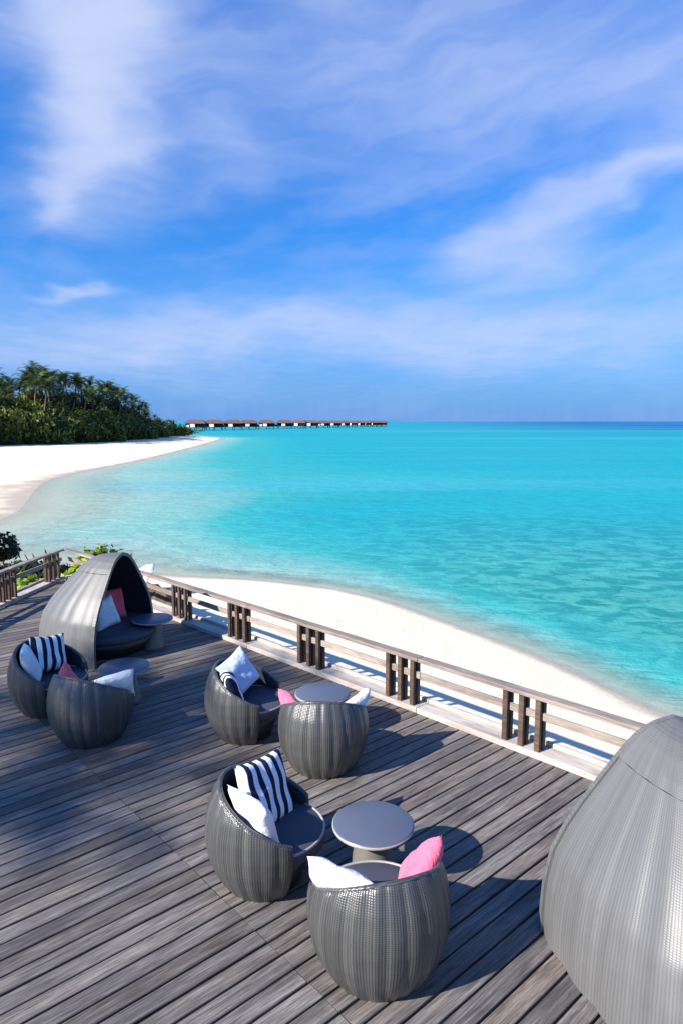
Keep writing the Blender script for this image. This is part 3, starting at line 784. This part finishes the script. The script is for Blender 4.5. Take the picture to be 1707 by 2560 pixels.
# inland woods behind: closes the view between trunks
def woods_mesh():
    q = random.Random(99); vs, fs, tn = [], [], []
    for _ in range(170):
        u = q.uniform(-160, 425); y = interp(front, u) + q.uniform(9, 44); x = (u - 853.5) / PX * y * 1.03
        zt = max(2.0, top_h(interp(ptop, u) + 14, y) * q.uniform(.45, .84)); rad = min(3.2, zt * .45); tv = q.uniform(0, 1)
        for _ in range(230):
            d = Vector((q.gauss(0, 1), q.gauss(0, 1), q.gauss(0, 1))).normalized() * q.uniform(.5, 1) ** .6 * rad
            p = Vector((x, y, SEA + .7 + zt - rad)) + d
            if q.random() < .35: p.z = SEA + .7 + q.uniform(.2, zt)
            nr = (d / rad + Vector((q.gauss(0, .5), q.gauss(0, .5), .4))).normalized(); a = nr.orthogonal().normalized(); a.rotate(Matrix.Rotation(q.uniform(0, 6.28), 3, nr)); b = nr.cross(a)
            sz = .55 * q.uniform(.6, 1.3); n_ = len(vs); vs += [tuple(p - a * sz), tuple(p + b * sz * .5), tuple(p + a * sz), tuple(p - b * sz * .5)]; fs.append((n_, n_ + 1, n_ + 2, n_ + 3)); tn.append(min(1, tv * .6 + q.uniform(0, .4)))
    me = mesh('woods', vs, fs, M['dark_bush']); tone(me, tn); return me
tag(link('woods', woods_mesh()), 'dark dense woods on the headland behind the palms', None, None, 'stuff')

# plants beyond the left railing
def bush(name, loc, dims, n, leaf, m, label, cat, seed, stem=True):
    o = empty(name, loc, 0, label, cat)
    f = link('foliage', leaf_cloud('foliage', seed, n, *dims, leaf, M[m], 12), o); f['kind'] = 'stuff'
    if stem: link('stem', lathe('stem', [(.06, -.3), (.05, .1), (.03, dims[2] * .5)], M['bark'], 8), o)
    return o
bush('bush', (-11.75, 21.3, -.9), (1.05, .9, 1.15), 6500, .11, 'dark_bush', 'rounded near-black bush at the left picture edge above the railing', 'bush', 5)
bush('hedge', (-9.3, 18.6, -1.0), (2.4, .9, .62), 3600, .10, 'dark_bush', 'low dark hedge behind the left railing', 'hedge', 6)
bush('leafy_plant', (-7.55, 16.3, -.95), (.75, .7, .75), 420, .15, 'bright', 'yellow-green leafy plant seen through the left railing', 'plant', 7)
bush('leafy_plant', (-6.9, 18.0, -.95), (.5, .8, 1.05), 520, .13, 'bright', 'bright green leafy shrub between the left railing and the canopy daybed', 'plant', 8)
bush('leafy_plant', (-6.25, 18.6, -.95), (.55, .6, 1.2), 420, .11, 'bright', 'lime green shrub tip just behind the crown of the canopy daybed', 'plant', 9)
stk = lathe('stake', [(.035, 0), (.032, .5), (.02, .85), (.004, .95)], M['post'], 8)
for x, y, a, lab in [(-8.86, 19.5, -28, 'dark leaning wooden stake beyond the left railing, leftmost of three'), (-8.66, 19.5, -26, 'dark leaning wooden stake beyond the left railing, middle of three'), (-8.42, 19.5, -14, 'thickest dark wooden stake beyond the left railing, rightmost of three')]:
    o = link('wooden_stake', stk, None, (x, y, -.95), (0, R(a), 0)); tag(o, lab, 'stake', 'wooden stakes beyond the left railing')
    o.scale = (1.2, 1.2, .95) if 'thickest' in lab else (.8, .8, .88)

# brown rocks heaped beyond the sea railing
heap = random.Random(4)
M['rock'] = plain('brown_rock', (.13, .09, .06), .9, .2, .5, 5, bump=.6)
for k in range(9):
    bm = bmesh.new(); bmesh.ops.create_icosphere(bm, subdivisions=2, radius=.30)
    for v in bm.verts: v.co *= 1 + .35 * mnoise.noise(v.co * 4 + Vector((k * 3, 0, 0)))
    o = link('rock', bm_mesh('rock', bm, M['rock']), None, (-5.0 + .18 * k + heap.uniform(-.1, .1), 15.9 - .19 * k + heap.uniform(-.2, .2), -.62 + heap.uniform(-.1, .28)), (heap.uniform(0, 3), heap.uniform(0, 3), 0))
    o.scale = (1.1, .9, .8); tag(o, 'brown rock in the low heap seen under the railing right of the far canopy daybed', 'rock', 'rocks heaped beyond the railing')

# white beach parasol tipped on the sand
par = empty('beach_parasol', (-5.42, 18.3, -.85), 0, 'white beach parasol lying tipped on the sand beyond the canopy daybed', 'parasol')
PROT = Vector((-.78, -.30, .55)).to_track_quat('Z', 'Y').to_euler()
vs, fs = [], []
n = 8; rr = [(0.0, .30), (.20, .265), (.40, .17), (.56, 0.0)]
for i, (r_, z_) in enumerate(rr):
    for k in range(n * 4):
        a = 2 * math.pi * k / (n * 4); sc = 1 - (.05 * abs(math.sin(a * n / 2)) if i else 0)
        vs.append((r_ * sc * math.cos(a), r_ * sc * math.sin(a), z_))
N_ = n * 4
for i in range(3):
    for k in range(N_): fs.append((i * N_ + k, i * N_ + (k + 1) % N_, (i + 1) * N_ + (k + 1) % N_, (i + 1) * N_ + k))
can = link('canopy', mesh('canopy', vs, fs, M['white'], True), par, (0, 0, .1), PROT)
md = can.modifiers.new('thickness', 'SOLIDIFY'); md.thickness = .012
link('pole', lathe('pole', [(.022, -1.0), (.022, .40)], M['post'], 10), par, (0, 0, .1), PROT)
# ---------------------------------------------------------------- overwater villas
M['thatch'] = plain('reddish_thatch', (.13, .088, .078), .95, .1, .35, .6)
M['villa_wall'] = plain('dark_timber_wall', (.03, .022, .018), .8, .2, .3, 1)
M['villa_white'] = plain('white_curtain_wall', (.78, .76, .74), .7, .2, .1, 1)
M['stilt'] = plain('dark_stilt', (.03, .025, .022), .9, .1)
def hip(name, lx, ly, h, ov):
    a, b = lx / 2, ly / 2; rdg = a * .55
    vs = [(-a, -b, 0), (a, -b, 0), (a, b, 0), (-a, b, 0), (-rdg, 0, h), (rdg, 0, h), (-a, -b, -.25), (a, -b, -.25), (a, b, -.25), (-a, b, -.25)]
    fs = [(0, 1, 5, 4), (1, 2, 5), (2, 3, 4, 5), (3, 0, 4), (6, 7, 1, 0), (7, 8, 2, 1), (8, 9, 3, 2), (9, 6, 0, 3), (9, 8, 7, 6)]
    return mesh(name, vs, fs, M['thatch'])
VR = hip('roof', 12.5, 8.6, 2.0, .5); VW = box_mesh('wall', (10.5, 6.0, 2.4), M['villa_wall'], (0, 0, 3.0)); VC = box_mesh('curtain_wall', (2.6, .12, 2.0), M['villa_white'], (-1.2, -4.0, 2.8))
VP = box_mesh('platform', (10, 8.4, .3), M['stilt'], (0, -.6, 1.64)); VS = box_mesh('stilt', (.32, .32, 3.2), M['stilt'], (0, 0, .0))
VB = box_mesh('bath_screen', (1.6, .12, 1.3), M['villa_white'], (-3.9, -4.4, 2.44))
xs = [190, 310, 430, 535, 650, 765, 860, 935, 1015, 1080, 1145, 1200, 1250, 1290, 1330, 1360, 1390]
vr = random.Random(5)
for k, xx in enumerate(xs):
    u = 420 + xx / 2.613; y = 5.1 * PX / (22.5 - (xx - 190) / 1210 * 9.8)
    x = (u - 853.5) / PX * y
    r = empty('water_villa', (x, y, SEA), R(vr.uniform(-14, 14)), 'thatched villa at the seaward end of the row, beside the slim pole' if k == len(xs) - 1 else 'thatched villa at the landward end of the row, nearest the beach tip' if k == 0 else 'thatched stilt villa in the long row over the far lagoon', 'villa', 'thatched villas over the far lagoon')
    sc = 1.0 if xx < 1000 else 0.95; r.scale = (sc,) * 3
    link('roof', VR, r, (0, 0, 4.05)); link('wall', VW, r); link('curtain_wall', VC, r); link('platform', VP, r)
    if k % 4 == 0: link('bath_screen', VB, r)
    for sx in (-4.5, 0, 4.5):
        for sy in (-4.2, 3.0): link('stilt', VS, r, (sx, sy, 0))
# jetty that links them
jp = []
for xx in (150, 400, 700, 1000, 1250, 1405):
    u = 420 + xx / 2.613; y = 5.1 * PX / (22.5 - (xx - 190) / 1210 * 9.8) + 9
    jp.append(Vector(((u - 853.5) / PX * y, y, 0)))
jr = empty('jetty', (jp[0].x, jp[0].y, SEA), 0, 'long timber jetty running behind the row of thatched villas', 'jetty')
for a, b in zip(jp, jp[1:]):
    d = b - a; L = d.length; mid = (a + b) / 2 - jp[0]; an = math.atan2(d.y, d.x)
    link('walkway', box_mesh('walkway', (L, 2.6, .3), M['villa_wall']), jr, (mid.x, mid.y, 1.7), (0, 0, an))
    link('handrail', box_mesh('handrail', (L, .15, 1.0), M['thatch']), jr, (mid.x, mid.y, 2.36), (0, 0, an))
    nn = int(L / 12)
    for k in range(nn):
        q = a.lerp(b, (k + .5) / nn) - jp[0]; link('pile', VS, jr, (q.x, q.y, 0))
bp = jp[-1]
tag(link('marker_pole', lathe('marker_pole', [(.18, -3), (.15, 7.2), (.02, 7.6)], M['thatch'], 8), None, (bp.x - 2, bp.y - 6, SEA)), 'slim reddish pole at the tip of the villa row', 'pole')

# ---------------------------------------------------------------- palms beside the terrace, out of frame, that shade the left of the deck
for (x, y, h, sd, cr, nf_) in [(-18.7, -2.4, 13.0, 71, 2.0, 26), (-19.3, -4.6, 13.0, 73, 2.0, 12)]:
    tr_, c_ = palm_meshes(sd, h, cr, nf_)
    r = empty('palm_tree', (x, y, -.75), 0, 'full crowned coconut palm beside the terrace, shading the far left tub chairs' if nf_ > 20 else 'thin crowned coconut palm beside the terrace, shading the left deck boards', 'palm tree')
    link('trunk', tr_, r); link('crown', c_, r)
